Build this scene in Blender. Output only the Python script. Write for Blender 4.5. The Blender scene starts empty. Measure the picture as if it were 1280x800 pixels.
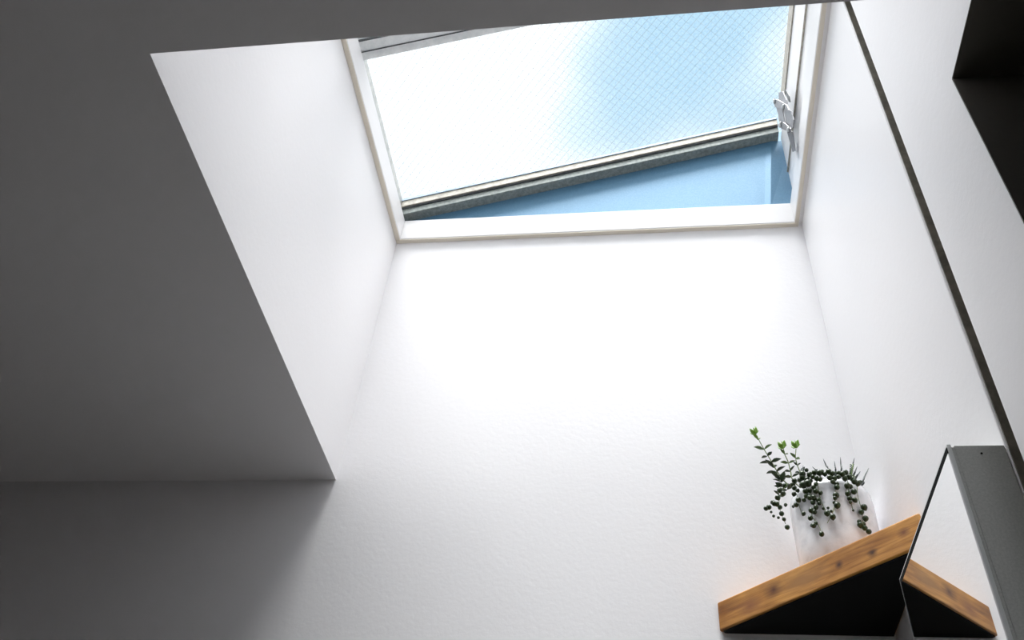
import bpy, bmesh, math, random
from mathutils import Vector, Matrix
random.seed(7)
scene = bpy.context.scene
coll = scene.collection

# ------------------------------------------------------------------ camera
EYE = 1.5                                     # lens height above the floor (m)
F_PX = 1138.99                                # focal length in pixels of a 1280 wide frame
cam_data = bpy.data.cameras.new('camera')
cam_data.sensor_width = 36.0
cam_data.lens = 36.0 * F_PX / 1280.0
cam_data.clip_start = 0.02
cam = bpy.data.objects.new('camera', cam_data)
cam.location = (0, 0, EYE)
cam.rotation_euler = (2.35166933, -0.07782444, 0.11998392)
coll.objects.link(cam)
scene.camera = cam
ROT = cam.rotation_euler.to_matrix()

# ------------------------------------------------------------------ sky
world = bpy.data.worlds.new('sky')
scene.world = world
world.use_nodes = True
wn = world.node_tree.nodes
wl = world.node_tree.links
wn.clear()
w_out = wn.new('ShaderNodeOutputWorld')
w_bg = wn.new('ShaderNodeBackground')
w_tc = wn.new('ShaderNodeTexCoord')
w_map = wn.new('ShaderNodeMapping')
w_map.inputs['Location'].default_value = (0.297, 0.682, -0.072)
w_noise = wn.new('ShaderNodeTexNoise')
w_noise.noise_dimensions = '4D'
w_noise.inputs['W'].default_value = 17.81
w_noise.inputs['Scale'].default_value = 3.2
w_noise.inputs['Detail'].default_value = 2.5
w_noise.inputs['Roughness'].default_value = 0.45
w_ramp = wn.new('ShaderNodeValToRGB')
w_ramp.color_ramp.interpolation = 'EASE'
w_ramp.color_ramp.elements[0].position = 0.32
w_ramp.color_ramp.elements[0].color = (0.52, 0.79, 1.0, 1)
w_ramp.color_ramp.elements[1].position = 0.56
w_ramp.color_ramp.elements[1].color = (1.30, 1.33, 1.36, 1)
w_el = w_ramp.color_ramp.elements.new(0.70)
w_el.color = (1.90, 1.91, 1.93, 1)
wl.new(w_tc.outputs['Generated'], w_map.inputs['Vector'])
wl.new(w_map.outputs['Vector'], w_noise.inputs['Vector'])
wl.new(w_noise.outputs['Fac'], w_ramp.inputs['Fac'])
wl.new(w_ramp.outputs['Color'], w_bg.inputs['Color'])
w_bg.inputs['Strength'].default_value = 1.0
wl.new(w_bg.outputs['Background'], w_out.inputs['Surface'])

# hazy sun spread wide, added to brighten the walls beyond the visible sky
sun_data = bpy.data.lights.new('sun', 'SUN')
sun_data.energy = 14.6
sun_data.angle = math.radians(44)
sun_data.color = (1.0, 0.98, 0.97)
sun = bpy.data.objects.new('sun', sun_data)
sun_dir = Vector((0.03, 0.10, -1.0)).normalized()         # the way the light travels
sun.rotation_euler = sun_dir.to_track_quat('-Z', 'Y').to_euler()
sun.location = (0, 0, 8)
coll.objects.link(sun)

scene.view_settings.view_transform = 'Standard'
scene.view_settings.look = 'None'
scene.view_settings.gamma = 1.0
scene.view_settings.use_curve_mapping = False
scene.view_settings.exposure = 0.07
scene.cycles.max_bounces = 16
scene.cycles.diffuse_bounces = 12

# ------------------------------------------------------------------ sizes read from the photograph
X0 = -0.597          # left side of the skylight shaft
X1 = 0.376           # right wall
YF = 1.421           # far wall
YN = 0.507           # near edge of the ceiling opening
YC = 0.614           # outer corner where the right wall turns away
CEIL = EYE + 1.0
ZT = EYE + 1.7125    # underside of the painted skylight frame
FRT = EYE + 1.785    # top of the painted frame
LIP = 0.012


def ray(u, v):
    return ROT @ Vector(((u - 640) / F_PX, -(v - 400) / F_PX, -1.0))


def on_y(u, v, y):
    d = ray(u, v)
    d = d * (y / d.y)
    return Vector((d.x, d.y, d.z + EYE))


def on_x(u, v, x):
    d = ray(u, v)
    d = d * (x / d.x)
    return Vector((d.x, d.y, d.z + EYE))


# ------------------------------------------------------------------ materials
def new_mat(name, color=(.8, .8, .8), rough=.5, metal=0.0, spec=0.5):
    m = bpy.data.materials.new(name)
    m.use_nodes = True
    b = m.node_tree.nodes['Principled BSDF']
    b.inputs['Base Color'].default_value = (*color, 1)
    b.inputs['Roughness'].default_value = rough
    b.inputs['Metallic'].default_value = metal
    b.inputs['Specular IOR Level'].default_value = spec
    return m, m.node_tree.nodes, m.node_tree.links, b


def add_noise(n, l, scale, detail=3, rough=.5, coord='Object', stretch=None):
    tc = n.new('ShaderNodeTexCoord')
    t = n.new('ShaderNodeTexNoise')
    t.inputs['Scale'].default_value = scale
    t.inputs['Detail'].default_value = detail
    t.inputs['Roughness'].default_value = rough
    if stretch:
        mp = n.new('ShaderNodeMapping')
        mp.inputs['Scale'].default_value = stretch
        l.new(tc.outputs[coord], mp.inputs['Vector'])
        l.new(mp.outputs['Vector'], t.inputs['Vector'])
    else:
        l.new(tc.outputs[coord], t.inputs['Vector'])
    return t


def add_bump(n, l, b, src, strength, dist):
    bp = n.new('ShaderNodeBump')
    bp.inputs['Strength'].default_value = strength
    bp.inputs['Distance'].default_value = dist
    l.new(src, bp.inputs['Height'])
    l.new(bp.outputs['Normal'], b.inputs['Normal'])


def ramp(n, l, src, stops):
    r = n.new('ShaderNodeValToRGB')
    while len(r.color_ramp.elements) < len(stops):
        r.color_ramp.elements.new(.5)
    for e, (p, c) in zip(r.color_ramp.elements, stops):
        e.position = p
        e.color = (*c, 1)
    l.new(src, r.inputs['Fac'])
    return r


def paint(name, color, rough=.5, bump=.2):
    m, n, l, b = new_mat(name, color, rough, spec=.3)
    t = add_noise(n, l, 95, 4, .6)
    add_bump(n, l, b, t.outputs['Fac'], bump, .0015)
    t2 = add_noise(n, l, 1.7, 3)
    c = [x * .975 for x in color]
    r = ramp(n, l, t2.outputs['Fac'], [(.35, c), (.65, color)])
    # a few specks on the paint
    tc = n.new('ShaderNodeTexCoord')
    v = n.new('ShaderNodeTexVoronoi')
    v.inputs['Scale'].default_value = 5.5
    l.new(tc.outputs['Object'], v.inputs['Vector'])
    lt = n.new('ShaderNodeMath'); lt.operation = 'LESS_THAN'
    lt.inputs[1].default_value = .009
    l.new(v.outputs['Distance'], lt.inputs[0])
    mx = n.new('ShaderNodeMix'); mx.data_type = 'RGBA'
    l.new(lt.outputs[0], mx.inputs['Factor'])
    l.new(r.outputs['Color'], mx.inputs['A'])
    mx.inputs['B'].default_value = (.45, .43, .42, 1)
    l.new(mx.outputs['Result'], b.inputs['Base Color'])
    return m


M = {}
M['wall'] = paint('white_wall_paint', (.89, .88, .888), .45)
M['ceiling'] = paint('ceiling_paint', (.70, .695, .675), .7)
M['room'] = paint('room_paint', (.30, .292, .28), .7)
M['shade_paint'] = paint('passage_shade_paint', (.15, .14, .12), .6)  # passage shade is put into the colour of its walls and soffit
M['frame'] = paint('frame_gloss_paint', (.86, .85, .85), .3, .04)

m, n, l, b = new_mat('floor_tile', (.12, .11, .10), .45)
tc = n.new('ShaderNodeTexCoord')
br = n.new('ShaderNodeTexBrick')
br.offset = 0
br.inputs['Color1'].default_value = (.22, .21, .195, 1)
br.inputs['Color2'].default_value = (.27, .255, .235, 1)
br.inputs['Mortar'].default_value = (.2, .19, .18, 1)
br.inputs['Scale'].default_value = 3.3
br.inputs['Mortar Size'].default_value = .01
l.new(tc.outputs['Object'], br.inputs['Vector'])
l.new(br.outputs['Color'], b.inputs['Base Color'])
M['floor'] = m


def metal(name, c1, c2, rough, met, scale=60, bump=.1):
    m, n, l, b = new_mat(name, c1, rough, met)
    t = add_noise(n, l, scale, 5, .65)
    r = ramp(n, l, t.outputs['Fac'], [(.35, c1), (.65, c2)])
    l.new(r.outputs['Color'], b.inputs['Base Color'])
    add_bump(n, l, b, t.outputs['Fac'], bump, .001)
    return m


M['alu'] = metal('weathered_aluminium', (.42, .44, .43), (.62, .63, .60), .42, .6)
M['alu_pale'] = metal('cream_oxidised_aluminium', (.32, .295, .245), (.48, .45, .39), .5, .2, 90)
M['bar'] = metal('pale_grey_aluminium', (.66, .69, .69), (.78, .80, .80), .5, .1)
M['bead'] = paint('cream_bead_paint', (.74, .68, .58), .5, .05)
M['bead_blue'] = metal('blue_grey_glazing_bead', (.26, .36, .48), (.34, .45, .57), .45, .1)
M['alu_dark'] = metal('dark_weathered_aluminium', (.17, .19, .185), (.29, .32, .30), .5, .2, 120)
M['gasket_or_shadow'] = metal('dark_gasket', (.03, .035, .04), (.07, .08, .085), .5, 0)
M['galv'] = metal('galvanised_sheet_sky_tint', (.085, .21, .33), (.115, .25, .38), .38, .3, 300, .15)  # blue of the reflected sky is put into the base colour
M['steel'] = metal('stainless_steel', (.20, .20, .22), (.28, .28, .30), .4, .3, 80, .05)
M['joint'] = metal('joint_channel_metal', (.12, .11, .09), (.22, .20, .165), .35, .2, 50, .2)
M['cabinet'] = metal('grey_brushed_aluminium', (.40, .41, .395), (.50, .51, .49), .5, .2, 400, .12)

m, n, l, b = new_mat('mirror_silver', (.93, .94, .94), .0, 1.0)
M['mirror'] = m
m, n, l, b = new_mat('mirror_edge_glass', (.66, .68, .68), .3, .1)
M['mirror_edge'] = m
m, n, l, b = new_mat('matt_black', (.010, .010, .010), .9, 0.0, .08)
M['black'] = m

# obscured wired glass: see-through with a faint rolled texture
m = bpy.data.materials.new('rolled_wired_glass')
m.use_nodes = True
n, l = m.node_tree.nodes, m.node_tree.links
n.clear()
o_ = n.new('ShaderNodeOutputMaterial')
tr = n.new('ShaderNodeBsdfTransparent')
gl = n.new('ShaderNodeBsdfGlossy')
gl.inputs['Roughness'].default_value = .35
fr = n.new('ShaderNodeFresnel'); fr.inputs['IOR'].default_value = 1.45
t = add_noise(n, l, 260, 3, .7)
r = ramp(n, l, t.outputs['Fac'], [(.30, (.90, .94, .96)), (.62, (1, 1, 1))])
l.new(r.outputs['Color'], tr.inputs['Color'])
mx = n.new('ShaderNodeMixShader')
l.new(fr.outputs['Fac'], mx.inputs['Fac'])
l.new(tr.outputs['BSDF'], mx.inputs[1]); l.new(gl.outputs['BSDF'], mx.inputs[2])
l.new(mx.outputs['Shader'], o_.inputs['Surface'])
M['glass'] = m
m, n, l, b = new_mat('wire', (.30, .34, .38), .5, .3)
M['wire'] = m

# pine: grain runs along local X of the shelf, knots have their own places
m, n, l, b = new_mat('oiled_pine', (.5, .25, .08), .42)
tc = n.new('ShaderNodeTexCoord')
mp = n.new('ShaderNodeMapping')
mp.inputs['Scale'].default_value = (1.0, 13.0, 13.0)
l.new(tc.outputs['Object'], mp.inputs['Vector'])
ns = n.new('ShaderNodeTexNoise')
ns.inputs['Scale'].default_value = 7.0; ns.inputs['Detail'].default_value = 6; ns.inputs['Roughness'].default_value = .6
ns.inputs['Distortion'].default_value = .6
l.new(mp.outputs['Vector'], ns.inputs['Vector'])
grain = ramp(n, l, ns.outputs['Fac'], [(.32, (.25, .092, .015)), (.48, (.50, .220, .040)), (.66, (.66, .33, .08))])
blot = add_noise(n, l, 9, 3)
blr = ramp(n, l, blot.outputs['Fac'], [(.40, (.66, .58, .48)), (.60, (1, 1, 1))])
mul = n.new('ShaderNodeMix'); mul.data_type = 'RGBA'; mul.blend_type = 'MULTIPLY'; mul.inputs['Factor'].default_value = 1
l.new(grain.outputs['Color'], mul.inputs['A']); l.new(blr.outputs['Color'], mul.inputs['B'])
cur = mul.outputs['Result']
for (kx, kz, kr, sx, dark) in ((-.072, -.020, .0155, .75, (.10, .03, .008)), (-.122, -.030, .016, .6, (.27, .10, .028)),
                               (.049, -.026, .0065, .9, (.07, .022, .008)), (.106, -.030, .0072, .8, (.06, .02, .007)),
                               (.160, -.02, .008, .7, (.20, .07, .02)), (-.018, -.022, .020, .4, (.36, .17, .05))):
    vm = n.new('ShaderNodeVectorMath'); vm.operation = 'SUBTRACT'
    vm.inputs[1].default_value = (kx, 0, kz)
    l.new(tc.outputs['Object'], vm.inputs[0])
    vs = n.new('ShaderNodeVectorMath'); vs.operation = 'MULTIPLY'
    vs.inputs[1].default_value = (sx, .25, 1.0)
    l.new(vm.outputs[0], vs.inputs[0])
    ln = n.new('ShaderNodeVectorMath'); ln.operation = 'LENGTH'
    l.new(vs.outputs[0], ln.inputs[0])
    wob = n.new('ShaderNodeMath'); wob.operation = 'MULTIPLY_ADD'
    wob.inputs[1].default_value = kr * 1.2; 
    l.new(ns.outputs['Fac'], wob.inputs[0]); l.new(ln.outputs['Value'], wob.inputs[2])
    mr = n.new('ShaderNodeMapRange')
    mr.inputs['From Min'].default_value = kr * .7; mr.inputs['From Max'].default_value = kr * 1.7
    mr.inputs['To Min'].default_value = 1.0; mr.inputs['To Max'].default_value = 0
    l.new(wob.outputs[0], mr.inputs['Value'])
    mk = n.new('ShaderNodeMix'); mk.data_type = 'RGBA'
    l.new(mr.outputs['Result'], mk.inputs['Factor'])
    l.new(cur, mk.inputs['A']); mk.inputs['B'].default_value = (*dark, 1)
    cur = mk.outputs['Result']
l.new(cur, b.inputs['Base Color'])
add_bump(n, l, b, ns.outputs['Fac'], .15, .001)
M['pine'] = m

m, n, l, b = new_mat('white_glazed_ceramic', (.86, .86, .88), .22)
t = add_noise(n, l, 38, 4, .55)
r = ramp(n, l, t.outputs['Fac'], [(.32, (.74, .75, .78)), (.55, (.88, .88, .90))])
l.new(r.outputs['Color'], b.inputs['Base Color'])
b.inputs['Subsurface Weight'].default_value = .15
b.inputs['Subsurface Radius'].default_value = (.01, .01, .01)
add_bump(n, l, b, t.outputs['Fac'], .3, .003)
M['ceramic'] = m


def leafmat(name, c1, c2, rough=.4):
    m, n, l, b = new_mat(name, c1, rough)
    t = add_noise(n, l, 90, 3)
    r = ramp(n, l, t.outputs['Fac'], [(.35, c1), (.65, c2)])
    l.new(r.outputs['Color'], b.inputs['Base Color'])
    return m


M['pearl'] = leafmat('pearl_green', (.011, .026, .006), (.030, .058, .011), .3)
M['leaf_dark'] = leafmat('leaf_dark_green', (.018, .036, .014), (.045, .078, .028))
M['leaf_mid'] = leafmat('leaf_mid_green', (.07, .14, .035), (.14, .24, .06))
M['leaf_tip'] = leafmat('leaf_bright_tip', (.16, .32, .03), (.24, .42, .05))
M['stem'] = leafmat('stem_green', (.12, .20, .05), (.20, .26, .08))
M['spike'] = leafmat('spike_grey_green', (.045, .060, .055), (.075, .085, .085))
M['soil'] = leafmat('potting_soil', (.03, .02, .015), (.07, .05, .035), .9)


# ------------------------------------------------------------------ helpers
def link(name, bm, mat, parent=None, smooth=False, bevel=0.0, segs=2):
    bmesh.ops.recalc_face_normals(bm, faces=bm.faces[:])
    me = bpy.data.meshes.new(name)
    bm.to_mesh(me); bm.free()
    me.materials.append(M[mat] if isinstance(mat, str) else mat)
    if smooth:
        for p in me.polygons:
            p.use_smooth = True
    o = bpy.data.objects.new(name, me)
    coll.objects.link(o)
    if parent is not None:
        o.parent = parent
    if bevel:
        md = o.modifiers.new('bevel', 'BEVEL')
        md.width = bevel; md.segments = segs; md.limit_method = 'ANGLE'
        md.harden_normals = False
    return o


def box(bm, x0, x1, y0, y1, z0, z1, mat=None):
    vs = [bm.verts.new((x, y, z)) for z in (z0, z1) for (x, y) in ((x0, y0), (x1, y0), (x1, y1), (x0, y1))]
    for f in ((0, 3, 2, 1), (4, 5, 6, 7), (0, 1, 5, 4), (1, 2, 6, 5), (2, 3, 7, 6), (3, 0, 4, 7)):
        bm.faces.new([vs[i] for i in f])


def prism(bm, pts, off):
    a = [bm.verts.new(p) for p in pts]
    c = [bm.verts.new(Vector(p) + Vector(off)) for p in pts]
    bm.faces.new(a); bm.faces.new(c[::-1])
    k = len(pts)
    for i in range(k):
        bm.faces.new((a[i], a[(i + 1) % k], c[(i + 1) % k], c[i]))


def tube(bm, pts, rads, sides=8):
    pts = [Vector(p) for p in pts]
    if not isinstance(rads, (list, tuple)):
        rads = [rads] * len(pts)
    rings = []
    for i, p in enumerate(pts):
        d = (pts[min(i + 1, len(pts) - 1)] - pts[max(i - 1, 0)]).normalized()
        u = d.cross(Vector((0, 0, 1)))
        if u.length < 1e-3:
            u = d.cross(Vector((1, 0, 0)))
        u.normalize(); w = d.cross(u)
        rings.append([bm.verts.new(p + rads[i] * (math.cos(a) * u + math.sin(a) * w))
                      for a in (2 * math.pi * k / sides for k in range(sides))])
    for a, c in zip(rings, rings[1:]):
        for k in range(sides):
            bm.faces.new((a[k], a[(k + 1) % sides], c[(k + 1) % sides], c[k]))
    bm.faces.new(rings[0][::-1]); bm.faces.new(rings[-1])


def B(*a):
    bm = bmesh.new(); box(bm, *a); return bm


def struct(o, label=None, cat=None):
    o['kind'] = 'structure'
    if label:
        o['label'] = label
    if cat:
        o['category'] = cat
    return o


def tag(o, label, cat, group=None):
    o['label'] = label; o['category'] = cat
    if group:
        o['group'] = group
    return o


def empty(name, loc):
    o = bpy.data.objects.new(name, None)
    o.empty_display_size = .05
    o.location = loc
    coll.objects.link(o)
    return o


# ------------------------------------------------------------------ the room
RX0, RX1, RY0 = -2.3, 1.05, -1.7
XF, XN = X1 + .006, X1 - .002        # far and near panel of the right wall
XB = X1 + .06
WT = ZT                              # walls run up to the frame

bm = bmesh.new()
prism(bm, [(RX0, RY0, CEIL), (RX1, RY0, CEIL), (RX1, YN - .12, CEIL), (XN, YN - .12, CEIL), (XN, YN, CEIL), (X0, YN, CEIL), (X0, YF, CEIL), (RX0, YF, CEIL)], (0, 0, .12))
struct(link('ceiling', bm, 'wall'), 'flat ceiling in deep shade around the skylight shaft', 'ceiling')
bm = bmesh.new()
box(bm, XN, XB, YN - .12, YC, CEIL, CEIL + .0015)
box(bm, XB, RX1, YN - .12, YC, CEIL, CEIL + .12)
struct(link('ceiling', bm, 'shade_paint'), 'soffit with shade painted in beside the outer wall corner', 'ceiling')
struct(link('floor', B(RX0, RX1, RY0, YF, -.1, 0), 'floor'), 'dark tiled floor of the room', 'floor')
struct(link('wall_far', B(RX0 - .1, XB, YF, YF + .12, 0, WT), 'wall'), 'white painted wall running up into the skylight shaft', 'wall')
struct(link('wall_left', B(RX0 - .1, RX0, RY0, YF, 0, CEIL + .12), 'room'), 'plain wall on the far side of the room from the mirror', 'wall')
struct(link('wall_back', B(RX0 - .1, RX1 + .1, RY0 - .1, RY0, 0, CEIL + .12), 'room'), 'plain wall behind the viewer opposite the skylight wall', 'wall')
struct(link('wall_side', B(RX1, RX1 + .1, RY0, YC + .1, 0, CEIL + .12), 'shade_paint'), 'plain wall closing the passage beyond the corner', 'wall')
def passage_bm():
    bm = bmesh.new()
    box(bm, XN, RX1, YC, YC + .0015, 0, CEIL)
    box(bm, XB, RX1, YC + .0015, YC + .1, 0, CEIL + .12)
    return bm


struct(link('wall_passage', passage_bm(), 'shade_paint'), 'shaded wall turning away from the white corner', 'wall')
# shaft sides above the ceiling
struct(link('wall_shaft_left', B(X0 - .1, X0, YN - .1, YF, CEIL + .12, WT), 'wall'), 'white side of the skylight shaft above the dark ceiling', 'wall')
struct(link('wall_shaft_near', B(X0, XN, YN - .1, YN, CEIL + .12, WT), 'wall'), 'white shaft side above the ceiling edge opposite the plant wall', 'wall')
struct(link('wall_shaft_right', B(XN, XB, YN - .12, YC + .002, CEIL + .0015, WT), 'wall'), 'white shaft side above the outer corner of the right wall', 'wall')


def gy(z, side):                     # the upright joint leans a touch
    return .779 + (1.52 - (z - EYE)) * .016 + (.046 if side else 0)


zb, zt = 0.0, WT
bm = bmesh.new()
prism(bm, [(XF, gy(zb, 1), zb), (XF, YF, zb), (XF, YF, zt), (XF, gy(zt, 1), zt)], (XB - XF, 0, 0))
wr = struct(link('wall_right', bm, 'wall', bevel=.0025), 'white wall panel between the corner shelf and the upright joint', 'wall')
bm = bmesh.new()
prism(bm, [(XN, YC + .002, zb), (XN, gy(zb, 0), zb), (XN, gy(zt, 0), zt), (XN, YC + .002, zt)], (XB - XN, 0, 0))
struct(link('wall_right', bm, 'wall'), 'white wall panel between the upright joint and the outer corner', 'wall')
# the metal channel that lines the joint
bm = bmesh.new()
e = .0004
prism(bm, [(XF + .0025, gy(zb, 1) - .0025, zb), (XF + .0025, gy(zb, 1) - e, zb), (XF + .0025, gy(zt, 1) - e, zt), (XF + .0025, gy(zt, 1) - .0025, zt)], (.04, 0, 0))
prism(bm, [(XF + .020, gy(zb, 0) + e, zb), (XF + .020, gy(zb, 1) - .0025, zb), (XF + .020, gy(zt, 1) - .0025, zt), (XF + .020, gy(zt, 0) + e, zt)], (.004, 0, 0))
prism(bm, [(XN + .0015, gy(zb, 0) + e, zb), (XN + .0015, gy(zb, 0) + .002, zb), (XN + .0015, gy(zt, 0) + .002, zt), (XN + .0015, gy(zt, 0) + e, zt)], (.024, 0, 0))
struct(link('trim_1', bm, 'joint'), 'thin dark metal channel in the upright wall joint', 'trim')

# ------------------------------------------------------------------ the skylight
win = empty('window_1', ((X0 + X1) / 2, (YN + YF) / 2, ZT))
struct(win, 'skylight of wired glass in a tilted metal sash over a white frame', 'skylight')
W0 = win.location.copy()


def wpart(name, bm, mat, parent=None, **k):
    bmesh.ops.translate(bm, verts=bm.verts[:], vec=-W0)
    return link(name, bm, mat, parent or win, **k)


ix0, ix1, iy0, iy1 = X0 + LIP, X1 - LIP, YN + LIP, YF - LIP
OUT = .07
wpart('frame_rail', B(X0 - OUT, X1 + OUT, iy1, YF + OUT, ZT, FRT), 'frame', bevel=.002)
wpart('frame_rail', B(X0 - OUT, X1 + OUT, YN - OUT, iy0, ZT, FRT), 'frame', bevel=.002)
wpart('frame_rail', B(X0 - OUT, ix0, iy0, iy1, ZT, FRT), 'frame', bevel=.002)
wpart('frame_rail', B(ix1, X1 + OUT, iy0, iy1, ZT, FRT), 'frame', bevel=.002)

for (a, b_, c, d) in ((X0 + .0003, XN - .0003, iy1 + .001, YF - .0003), (X0 + .0003, XN - .0003, YN + .0003, iy0 - .001),
                     (X0 + .0003, ix0 - .001, iy0 - .0005, iy1 + .0005), (ix1 + .001, XN - .0003, iy0 - .0005, iy1 + .0005)):
    wpart('bead', B(a, b_, c, d, ZT - .004, ZT - .0001), 'bead', bevel=.001)

# tilted sash: hinged low at the left, high at the right
TAN = .285
XH = X0 - .02                               # hinge line


def zs(x):                                  # underside of the sash at x
    return FRT + .006 + TAN * (x - XH)


xr = X1 + .05
SX0, SX1 = X0 - .055, X1 + .055
UY = YF + .004                              # plane of the far sheet
# wedge shaped upstand sheets
bm = bmesh.new()
xs_lo = (X0 - .05, .306, .320, X1 + .03)          # the crease leans a little
xs_hi = (X0 - .05, .340, .354, X1 + .03)
dy = (0, 0, -.0012, .012)
for k in range(3):
    prism(bm, [(xs_lo[k], UY + dy[k], FRT), (xs_lo[k + 1], UY + dy[k + 1], FRT), (xs_hi[k + 1], UY + dy[k + 1], zs(xs_hi[k + 1])), (xs_hi[k], UY + dy[k], zs(xs_hi[k]))], (0, .004, 0))
wpart('upstand_sheet', bm, 'galv')
bm = bmesh.new()
prism(bm, [(X0 - .05, YN - .008, FRT), (X1 + .03, YN - .008, FRT), (X1 + .03, YN - .008, zs(X1 + .03)), (X0 - .05, YN - .008, zs(X0 - .05))], (0, .004, 0))
wpart('upstand_sheet', bm, 'galv')
UXR = X1 + .004
wpart('side_panel', B(UXR, UXR + .02, YN, UY - .002, FRT, zs(UXR) - .0), 'frame')
# track profiles on the side panel
wpart('track', B(UXR - .006, UXR, YN, UY - .004, FRT + .03, FRT + .038), 'alu_pale')
wpart('track', B(UXR - .004, UXR, YN, UY - .004, FRT + .14, FRT + .144), 'alu_pale')


def sash_bm(x0, x1, y0, y1, h0, h1):        # bar lying in the tilted plane; h above the sash underside
    bm = bmesh.new()
    vs = []
    for h in (h0, h1):
        for (x, y) in ((x0, y0), (x1, y0), (x1, y1), (x0, y1)):
            vs.append(bm.verts.new((x, y, zs(x) + h)))
    for f in ((0, 3, 2, 1), (4, 5, 6, 7), (0, 1, 5, 4), (1, 2, 6, 5), (2, 3, 7, 6), (3, 0, 4, 7)):
        bm.faces.new([vs[i] for i in f])
    return bm


def merge(*bms):
    out = bmesh.new()
    for q in bms:
        me = bpy.data.meshes.new('tmp'); q.to_mesh(me); q.free()
        out.from_mesh(me); bpy.data.meshes.remove(me)
    return out


GLH = .058                                   # height of the glass over the sash underside
RY1 = YF + .03
SY0 = YN - .03
fy = YF - .028                               # inner face of the far rail
# far rail: grey lower flange, dark gasket line, cream face
far_rail = wpart('sash_rail', sash_bm(SX0, X1 - .003, fy + .006, RY1, 0, .021), 'alu_dark', bevel=.001)
wpart('gasket_or_shadow', sash_bm(SX0, X1 - .003, fy + .003, RY1, .021, .026), 'gasket_or_shadow', far_rail)
wpart('face_strip', sash_bm(SX0, X1 - .003, fy, RY1, .026, .049), 'alu_pale', far_rail, bevel=.001)
wpart('glazing_bead', sash_bm(SX0, X1 - .003, fy - .002, RY1, .049, .057), 'bead_blue', far_rail)
nr = wpart('sash_rail', sash_bm(SX0, SX1, SY0, YN + .03, 0, .055), 'alu', bevel=.001)
wpart('sash_rail', sash_bm(SX0, X0 - .002, YN + .03, fy - .002, .0, .055), 'alu', bevel=.001)
wpart('sash_rail', sash_bm(X1 + .001, SX1, YN + .03, fy - .002, .0, .055), 'alu_pale', bevel=.001)
# glazing bar across the middle
gb = wpart('glazing_bar', sash_bm(X0 - .002, X1 + .001, .948, .972, .012, .055), 'bar', bevel=.001)
wpart('face_strip', sash_bm(X0 - .002, X1 + .001, .922, .9475, .004, .055), 'bar', gb, bevel=.001)
wpart('face_strip', sash_bm(X0 - .002, X1 + .001, .908, .9215, .020, .055), 'bar', gb, bevel=.001)
wpart('gasket_or_shadow', sash_bm(X0 - .002, X1 + .001, .9465, .9485, .002, .01), 'gasket_or_shadow', gb)
wpart('gasket_or_shadow', sash_bm(X0 - .002, X1 + .001, .9205, .9225, .002, .01), 'gasket_or_shadow', gb)
# panes with the wire inside
for (y0, y1) in ((SY0 + .01, .935), (.937, RY1 - .01)):
    pane = wpart('pane', sash_bm(SX0 + .01, SX1 - .01, y0, y1, GLH, GLH + .0002), 'glass')
    bm = bmesh.new()
    L = SX1 - SX0 - .02
    c = math.sqrt(1 + TAN * TAN)
    pitch = .0245
    a0, a1 = (SX0 + .01) * c, (SX1 - .01) * c
    for s in (1, -1):
        k = -200
        while k < 200:
            # line: a + s*y = k*pitch  (a measured along the slope)
            q = k * pitch
            k += 1
            pts = []
            for y in (y0, y1):
                a = q - s * y
                pts.append((a, y))
            (aa, ya), (ab, yb) = pts
            if ab < aa:
                aa, ya, ab, yb = ab, yb, aa, ya
            if ab <= a0 or aa >= a1:
                continue
            m_ = (yb - ya) / (ab - aa)
            if aa < a0:
                ya += m_ * (a0 - aa); aa = a0
            if ab > a1:
                yb += m_ * (a1 - ab); ab = a1
            p, q2 = [Vector((a / c, y, zs(a / c) + GLH - .0012)) for a, y in ((aa, ya), (ab, yb))]
            tube(bm, [p, q2], .00028 if s > 0 else .00020, 4)
    wm = wpart('wire_mesh', bm, 'wire', pane)
    wm['kind'] = 'stuff'

# friction stay, a set of flat riveted plates hanging from the sash beside the side panel
SXP = .349


def plate(name, pix, xoff, thick, mat='steel', parent=None):
    bm = bmesh.new()
    prism(bm, [on_x(940 + a / 8, 90 + b_ / 8, SXP) + Vector((xoff, 0, 0)) for a, b_ in pix], (thick, 0, 0))
    return wpart(name, bm, mat, parent or win, bevel=.0006)


stay = plate('friction_stay', [(315, 575), (378, 600), (402, 790), (376, 800)], .0062, .002)
plate('link_plate', [(250, 205), (290, 195), (325, 280), (335, 325), (250, 285)], .004, .002, 'steel', stay)
plate('link_plate', [(222, 345), (282, 368), (312, 515), (268, 520)], .004, .002, 'steel', stay)
plate('link_plate', [(288, 368), (362, 388), (388, 480), (378, 565), (314, 520)], .0062, .002, 'steel', stay)
plate('bracket_plate', [(205, 272), (252, 275), (342, 328), (367, 377), (300, 372), (228, 350)], 0, .003, 'steel', stay)
plate('bracket_plate', [(258, 520), (310, 500), (384, 565), (378, 602), (328, 582), (268, 555)], 0, .003, 'steel', stay)
plate('gasket_or_shadow', [(296, 185), (312, 178), (342, 240), (352, 305), (338, 300), (318, 240)], .006, .002, 'gasket_or_shadow', stay)  # dark plate standing in for the shadow gap beside the link
for a, b_ in ((230, 292), (320, 342), (292, 517), (370, 574)):
    bm = bmesh.new()
    c = on_x(940 + a / 8, 90 + b_ / 8, SXP)
    tube(bm, [c + Vector((d, 0, 0)) for d in (-.0044, -.003, 0)], [.0036, .0052, .0054], 14)
    rv = wpart('rivet', bm, 'bar', stay)
    bm = bmesh.new()
    tube(bm, [c + Vector((d, 0, 0)) for d in (-.0008, .0002)], .0075, 16)
    wpart('washer', bm, 'gasket_or_shadow', stay)

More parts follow.
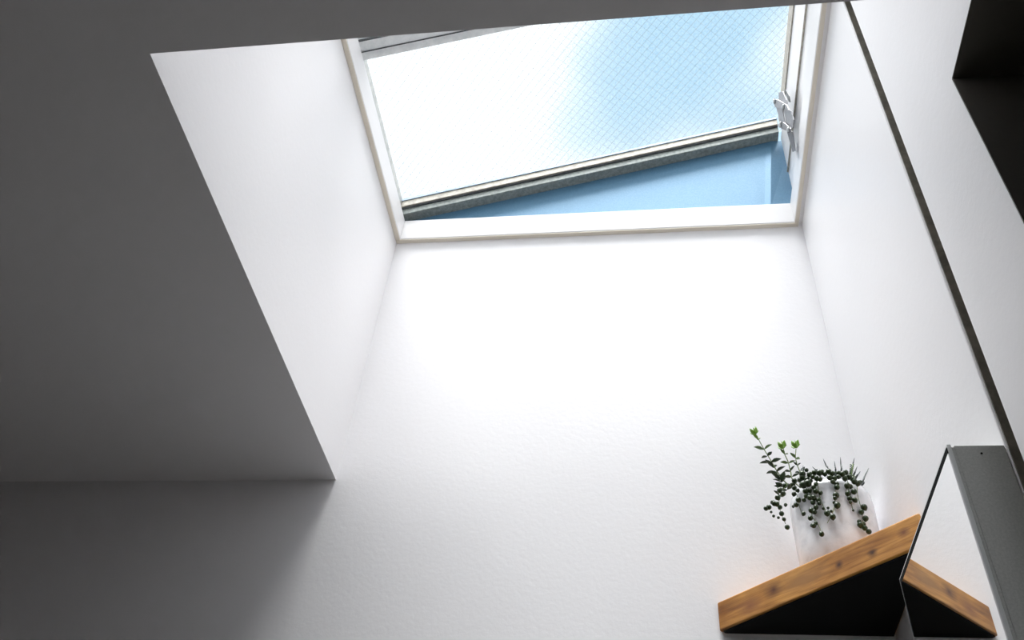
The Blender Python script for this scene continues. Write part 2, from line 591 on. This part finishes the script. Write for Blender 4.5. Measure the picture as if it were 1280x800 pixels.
# ------------------------------------------------------------------ corner shelf
ST = EYE + .7495
SB = EYE + .6995
leg = .269
A = Vector((X1 - leg, YF, 0)); Bc = Vector((XF, YF, 0)); C = Vector((XF, YF - leg - .006, 0))
mid = (A + C) / 2
ux = (C - A).normalized(); uy = Vector((-ux.y, ux.x, 0))
bm = bmesh.new()
g = .0006
tri = [A + Vector((0.004, -g, 0)) + Vector((0, -.004, 0)), A + Vector((.008, -g, 0)), Bc + Vector((-g, -g, 0)), C + Vector((-g, .008, 0)), C + Vector((-.004 - g, .004, 0))]
tri = [Vector(((p - mid).dot(ux), (p - mid).dot(uy), 0)) for p in tri]
prism(bm, [p + Vector((0, 0, SB - ST)) for p in tri], (0, 0, ST - SB))
shelf = link('corner_shelf', bm, 'pine', bevel=.004, segs=3)
shelf.location = (mid.x, mid.y, ST)
shelf.rotation_euler = (0, 0, math.atan2(ux.y, ux.x))
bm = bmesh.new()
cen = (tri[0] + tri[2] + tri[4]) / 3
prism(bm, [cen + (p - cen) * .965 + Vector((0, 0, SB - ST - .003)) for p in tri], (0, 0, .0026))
ub = link('underside_shade', bm, 'black', shelf)  # added black sheet that deepens the shadow under the shelf
ub['label'] = 'black sheet painting the shade under the shelf'
tag(shelf, 'honey coloured knotty pine corner shelf under the potted succulents', 'shelf')

# ------------------------------------------------------------------ mirror cabinet
MX, MY0, MY1, MZ = .322, .838, 1.125, EYE + .632
cabz0 = EYE + .632 - .62
cab = empty('mirror_cabinet', ((MX + XF) / 2, (MY0 + MY1) / 2, cabz0))
tag(cab, 'slim wall cabinet with grey metal side and mirror door reflecting the shelf', 'cabinet')


def cpart(name, bm, mat, **k):
    bmesh.ops.translate(bm, verts=bm.verts[:], vec=-cab.location)
    return link(name, bm, mat, cab, **k)


cpart('body', B(MX + .0085, XF - .0004, MY0 + .001, MY1 - .003, cabz0, MZ - .001), 'cabinet', bevel=.0008)
cpart('door_seal', B(MX + .0055, MX + .0085, MY0 + .0005, MY1 - .005, cabz0 + .003, MZ - .004), 'cabinet')
cpart('mirror_backing', B(MX + .0012, MX + .0055, MY0, MY1, cabz0, MZ), 'mirror_edge', bevel=.0006)
cpart('bevel_reflection', B(MX + .0004, MX + .0011, MY0 + .001, MY1 - .004, MZ - .0115, MZ - .0035), 'black')  # black strips stand in for the bevel's dark reflection
cpart('bevel_reflection', B(MX + .0004, MX + .0011, MY1 - .0085, MY1 - .004, cabz0 + .002, MZ - .0116), 'black')
cpart('mirror', B(MX, MX + .001, MY0 + .001, MY1 - .0086, cabz0 + .002, MZ - .0116), 'mirror')
bm = bmesh.new()
c = Vector((MX + .034, MY0 + .001, MZ - .012))
tube(bm, [c, c + Vector((0, -.0006, 0))], .0012, 10)
cpart('screw', bm, 'black')

# ------------------------------------------------------------------ flower pot
PX, PY, PR = .305, 1.343, .0665
pot = empty('flower_pot', (PX, PY, ST))
tag(pot, 'white mottled ceramic pot on the pine corner shelf', 'flower pot')
bm = bmesh.new()
PH = .152
prof = [(.0, 0.0), (.052, 0), (.060, .003), (.0635, .010), (.0655, .05), (.0665, .10), (.0665, .128), (.0655, .140), (.0628, .148), (.059, .152), (.056, .151), (.054, .147), (.053, .13), (.052, .12), (0, .12)]
SEG = 48
rings = []
for r_, z in prof:
    if r_ == 0:
        rings.append([bm.verts.new((0, 0, z))])
    else:
        rings.append([bm.verts.new((r_ * math.cos(2 * math.pi * k / SEG), r_ * math.sin(2 * math.pi * k / SEG), z)) for k in range(SEG)])
for a, c in zip(rings, rings[1:]):
    for k in range(SEG):
        k2 = (k + 1) % SEG
        if len(a) == 1:
            bm.faces.new((a[0], c[k2], c[k]))
        elif len(c) == 1:
            bm.faces.new((a[k], a[k2], c[0]))
        else:
            bm.faces.new((a[k], a[k2], c[k2], c[k]))
link('vessel', bm, 'ceramic', pot, smooth=True)
bm = bmesh.new()
top = bm.verts.new((0, 0, .140))
prev = None
ring = [bm.verts.new((.0525 * math.cos(2 * math.pi * k / 24), .0525 * math.sin(2 * math.pi * k / 24), .134 + random.uniform(-.002, .003))) for k in range(24)]
low = [bm.verts.new((.0525 * math.cos(2 * math.pi * k / 24), .0525 * math.sin(2 * math.pi * k / 24), .121)) for k in range(24)]
for k in range(24):
    bm.faces.new((top, ring[k], ring[(k + 1) % 24]))
    bm.faces.new((ring[k], low[k], low[(k + 1) % 24], ring[(k + 1) % 24]))
bm.faces.new(low)
link('soil', bm, 'soil', pot, smooth=True)
RIM = ST + PH


# ------------------------------------------------------------------ plants
def leaf_mesh(name, mat, w=.52, thick=.18):
    # fleshy pointed leaf of unit length along +X
    bm = bmesh.new()
    prof = [(0, .05), (.15, .5), (.40, 1.0), (.65, .85), (.85, .45), (1.0, .04)]
    rings = []
    for x, s in prof:
        z = .10 * math.sin(x * math.pi) 
        rings.append([bm.verts.new((x, s * w * .5 * math.cos(a), z + s * thick * .5 * math.sin(a))) for a in (2 * math.pi * k / 6 for k in range(6))])
    for a, c in zip(rings, rings[1:]):
        for k in range(6):
            bm.faces.new((a[k], a[(k + 1) % 6], c[(k + 1) % 6], c[k]))
    bm.faces.new(rings[0][::-1]); bm.faces.new(rings[-1])
    bmesh.ops.recalc_face_normals(bm, faces=bm.faces[:])
    me = bpy.data.meshes.new(name); bm.to_mesh(me); bm.free()
    me.materials.append(M[mat])
    for p in me.polygons:
        p.use_smooth = True
    return me


LEAF = {k: leaf_mesh('leaf', k) for k in ('leaf_dark', 'leaf_mid', 'leaf_tip')}


def put_leaf(parent, base, direction, size, kind, roll=0.0):
    o = bpy.data.objects.new('leaf', LEAF[kind])
    coll.objects.link(o)
    o.parent = parent
    x = Vector(direction).normalized()
    up = Vector((0, 0, 1)) if abs(x.z) < .95 else Vector((1, 0, 0))
    y = up.cross(x).normalized(); z = x.cross(y)
    mt = Matrix((x, y, z)).transposed().to_4x4()
    mt = Matrix.Translation(Vector(base) - parent.location - (parent.parent.location if parent.parent else Vector())) @ mt @ Matrix.Rotation(roll, 4, 'X') @ Matrix.Scale(size, 4)
    o.matrix_local = mt
    return o


def spline(pts, n_):
    pts = [Vector(p) for p in pts]
    P = [2 * pts[0] - pts[1]] + pts + [2 * pts[-1] - pts[-2]]
    out = []
    for i in range(1, len(P) - 2):
        for k in range(n_):
            t_ = k / n_
            a, b2, c2, d2 = P[i - 1], P[i], P[i + 1], P[i + 2]
            out.append(.5 * ((2 * b2) + (c2 - a) * t_ + (2 * a - 5 * b2 + 4 * c2 - d2) * t_ ** 2 + (3 * b2 - a - 3 * c2 + d2) * t_ ** 3))
    out.append(pts[-1])
    return out


# upright succulent with paired leaves: three stems, traced from pixels at the depth of the rim's front left
up = empty('upright_succulent', (PX - .03, PY - .02, RIM - .015))
tag(up, 'leafy succulent with three upright stems and bright green tips', 'succulent')
STY = 1.300
stems = [
    ([(1003, 618), (982, 603), (972, 590), (962, 573), (953, 558), (945, 543)], 1.362,
     [(945, 543, 'tip'), (948, 550, 'pair', .011, 'leaf_tip', .9), (955, 562, 'pair', .013, 'leaf_mid', .55), (959, 570, 'pair', .010, 'leaf_dark', .2), (963.5, 578, 'pair', .014, 'leaf_dark', .15),
      (967, 585, 'pair', .014, 'leaf_dark', .9), (970, 590, 'pair', .013, 'leaf_dark', .2), (973, 596, 'pair', .013, 'leaf_dark', .6), (977, 603, 'pair', .014, 'leaf_dark', 1.0), (980, 609, 'pair', .012, 'leaf_dark', .4), (975, 600, 'pair', .012, 'leaf_dark', .9), (979, 606, 'pair', .012, 'leaf_dark', -.3), (984, 612, 'pair', .013, 'leaf_dark', .2), (978, 612, 'pair', .012, 'leaf_dark', .8), (974, 619, 'pair', .010, 'leaf_dark', .3)]),
    ([(1003, 612), (991, 600), (988, 588), (985, 577), (981, 568), (979, 560)], 1.330,
     [(979, 561, 'tip'), (981, 568, 'pair', .010, 'leaf_mid', .6), (985.5, 579, 'pair', .010, 'leaf_mid', .3), (988, 589, 'pair', .009, 'leaf_dark', .5), (990, 596, 'pair', .010, 'leaf_dark', .2)]),
    ([(1012, 612), (1003, 596), (998, 585), (994.5, 573), (995, 561)], 1.335,
     [(995.5, 560, 'tip'), (994.5, 573, 'pair', .011, 'leaf_mid', .4), (997, 582, 'pair', .007, 'leaf_dark', .9), (1001, 592, 'pair', .010, 'leaf_dark', .8)]),
]
for pix, yy, leaves in stems:
    base3 = [on_y(u, v, yy + (.02 if i == 0 else 0)) for i, (u, v) in enumerate(pix)]
    bm = bmesh.new()
    pts = spline([p - up.location for p in base3], 5)
    N = len(pts)
    tube(bm, pts, [.0012 - .0005 * i / N for i in range(N)], 6)
    st = link('stem', bm, 'stem', up, smooth=True)
    axis_all = (base3[-1] - base3[1]).normalized()
    ang = random.uniform(0, .6)
    for lf in leaves:
        p = on_y(lf[0], lf[1], yy)
        if lf[2] == 'tip':
            for k in range(6):
                a = k * math.pi / 3 + .3
                side = Vector((math.cos(a), math.sin(a), 0))
                put_leaf(st, p, axis_all * 1.0 + side * (.45 if k % 2 else .9), .0165 if k % 2 else .0140, 'leaf_tip', a)
        else:
            ang += math.pi / 2 * .92
            # spread across the stem; lf[5] tips the pair upward
            for sgn in (1, -1):
                a = ang
                side = Vector((math.cos(a), math.sin(a) * .8, 0)) * sgn
                if abs(side.x) < .7:
                    side.x = .7 * sgn
                put_leaf(st, p, side + axis_all * lf[5], lf[3] * random.uniform(1.25, 1.55), lf[4], random.uniform(-.4, .4))

# spiky rosette
sp = empty('spiky_succulent', (PX + .02, PY, RIM - .012))
tag(sp, 'spiky succulent with thin pointed grey-green leaves', 'succulent')
for (u0, v0, u1, v1, w) in ((1036, 590, 1029, 573.5, .0016), (1044.5, 590, 1043, 576, .0014), (1051.5, 590, 1050.5, 571.5, .0016), (1024, 591, 1015.5, 583.5, .0013),
                            (1063, 592, 1068, 572.5, .0022), (1067, 594, 1071.5, 583, .0015), (1070, 597, 1075.5, 589, .0015), (1076, 605, 1086, 585, .0018),
                            (1003, 592, 1004, 582, .0014), (1078, 606, 1080.5, 602, .0013)):
    p0 = on_y(u0, v0, 1.300) ; p1 = on_y(u1, v1, 1.300)
    root = Vector((PX + (p0.x - PX) * .45, PY - .01, RIM - .014))
    bm = bmesh.new()
    pts = spline([q - sp.location for q in (root, p0, p0.lerp(p1, .5), p1)], 4)
    N = len(pts)
    tube(bm, pts, [w * min(1, .5 + i / 5) * (1 - (i / N) ** 2.5) + .0001 for i in range(N)], 6)
    link('leaf', bm, 'spike', sp, smooth=True)
# the small toothed shoot
sh = [on_y(1063, 601, 1.292), on_y(1064.5, 592, 1.292), on_y(1066, 580, 1.292)]
bm = bmesh.new(); tube(bm, spline([q - sp.location for q in sh], 4), .0010, 6)
shoot = link('shoot', bm, 'stem', sp, smooth=True)
for k in range(7):
    p = sh[0].lerp(sh[2], .2 + .11 * k)
    for sgn in (1, -1):
        put_leaf(shoot, p, Vector((sgn * .8, -.2, .8)), .0055, 'leaf_mid', 0)

# string of pearls
bm = bmesh.new()
bmesh.ops.create_icosphere(bm, subdivisions=2, radius=1)
for v in bm.verts:                                       # small point at the end of every pearl
    if v.co.z < -.8:
        v.co.z *= 1.0 + .25 * (-.8 - v.co.z) / .2
pearl_me = bpy.data.meshes.new('pearl'); bm.to_mesh(pearl_me); bm.free()
pearl_me.materials.append(M['pearl'])
for p in pearl_me.polygons:
    p.use_smooth = True
sop = empty('string_of_pearls', (PX - .01, PY - .03, RIM - .012))
tag(sop, 'string of pearls with round dark beads trailing over the white pot rim', 'succulent')


def put_pearl(parent, p, r_):
    o = bpy.data.objects.new('pearl', pearl_me)
    coll.objects.link(o)
    o.parent = parent
    o.location = Vector(p) - sop.location
    o.scale = (r_, r_, r_)
    o.rotation_euler = (random.uniform(-.5, .5), random.uniform(-.5, .5), 0)


def front_y(u, v, clear=.004):
    # depth just in front of the pot wall along this pixel's ray
    y = PY
    for _ in range(12):
        p = on_y(u, v, y)
        dx = p.x - PX
        rr = PR + clear
        y = PY - math.sqrt(max(rr * rr - dx * dx, 0)) if abs(dx) < rr else PY - .012
    return y


strands = [   # pixel paths, then beads (u, v, radius in px)
    ([(985, 604), (977, 615), (974, 625), (975, 637), (979, 648), (982, 655)],
     [(981, 607, 3), (975, 613, 3.4), (979, 617, 3), (972, 622, 3.2), (968, 629.5, 3), (961, 634, 3), (957.5, 635.5, 2.7), (966, 628, 2.8), (971, 630, 3), (977, 642, 2.8), (975, 634, 2.6), (980, 649, 2.2), (984, 659, 2.8), (973, 647, 1.6), (967, 645, 1.6), (964, 640, 1.5), (982, 631, 2)]),
    ([(1000, 598), (994, 605), (994, 612), (997, 622), (999, 632), (1002, 641)],
     [(993, 601, 3), (991, 606, 2.9), (993, 610, 2.8), (992.5, 617.5, 2.6), (997, 613, 2.3), (998, 625, 3), (995, 631, 2.8), (991.5, 633, 1.7), (1004.5, 642, 2.4)]),
    ([(1010, 594), (1008, 603), (1011, 612), (1016, 622), (1017, 634), (1015, 645), (1023, 656), (1027, 666)],
     [(1004, 606, 4.2), (1010, 604, 4.2), (1007, 614, 3.2), (1012, 613, 2.6), (1017, 609, 2.6), (1019.5, 614, 2.8), (1008, 620, 2.8), (1012, 622, 2.8), (1017, 622, 3), (1005, 625, 2.4), (1016, 628, 2.6), (1014, 638, 2.9), (1018, 640, 2.6), (1020, 634, 2.7), (1013, 647.5, 2.8), (1017, 657, 2.8), (1020, 654, 2), (1015, 657, 2), (1027, 667.5, 2.8)]),
    ([(1018, 594), (1022, 606), (1024, 618), (1029, 632), (1034, 641), (1040, 646)],
     [(1021, 598, 3), (1025, 599, 2.8), (1020, 605, 2.5), (1025.5, 616, 2.5), (1023, 625, 2.7), (1024, 629, 2.2), (1029, 635.5, 1.6), (1035, 635, 1.5), (1034, 641.5, 3.2), (1041, 646, 3.2), (1039, 639, 1.5)]),
    ([(1040, 592), (1042, 600), (1044, 612), (1044, 626), (1041, 640), (1034, 654)],
     [(1037, 597, 3), (1043, 598, 3), (1041, 602, 2.6), (1046, 605, 2.6), (1046, 609, 3.1), (1045, 619, 3.4), (1044, 622.5, 2.4), (1046.5, 631.5, 3.5), (1042.5, 628, 1.6)]),
    ([(1058, 594), (1060, 604), (1061, 615), (1063, 625), (1066, 637)],
     [(1056, 598, 3), (1059, 607, 3.2), (1063, 608, 2.6), (1060, 617, 3.2), (1067.5, 614.5, 3.2), (1062, 623, 2.8), (1068.5, 625, 2.9), (1063, 627.5, 1.8), (1066.5, 638, 1.3)]),
    ([(1068, 598), (1071, 607), (1072, 618), (1075, 630), (1078, 640), (1078, 650), (1083, 660)],
     [(1068, 602, 3.2), (1072.5, 604, 3.2), (1075, 603, 2.6), (1080, 634, 3.5), (1076.5, 640, 3), (1082, 648, 3.1), (1074, 652, 2.3), (1075.5, 656, 3.2), (1079, 655.5, 2.8), (1081, 660, 2.9), (1086, 664.5, 2.9)]),
    ([(1003, 598), (1015, 592), (1030, 590), (1045, 590), (1058, 591), (1070, 596)],   # along the rim
     [(1003, 597, 3.4), (1003, 592.5, 3.6), (1000, 600, 3), (1008, 587.5, 2.3), (1012, 593, 3.2), (1018, 590.5, 3), (1016, 596, 2.6), (1024, 591, 3.4), (1027, 590, 3), (1031, 592.5, 2.6), (1036, 589.5, 3.2), (1040, 592, 3.2), (1048, 591.5, 2.8), (1053, 592.5, 3), (1057, 590.5, 3), (1048, 596, 2.6), (1062, 596, 3), (1066, 599, 3), (1009, 599, 3), (1013, 601, 2.6)]),
]
for k, (path, beads) in enumerate(strands):
    bm = bmesh.new()
    pts = spline([on_y(u, v, front_y(u, v, .003)) - sop.location for u, v in path], 5)
    tube(bm, pts, .00055, 5)
    strand = link('strand', bm, 'stem', sop, smooth=True)
    for (u, v, rp) in beads:
        r_ = rp * 1.08 * 1.66 / F_PX * .98
        y = front_y(u, v, r_ + .0012) - random.uniform(0, .003)
        put_pearl(strand, on_y(u, v, y), r_)

# alike names carry Blender's own suffixes; nothing else to do
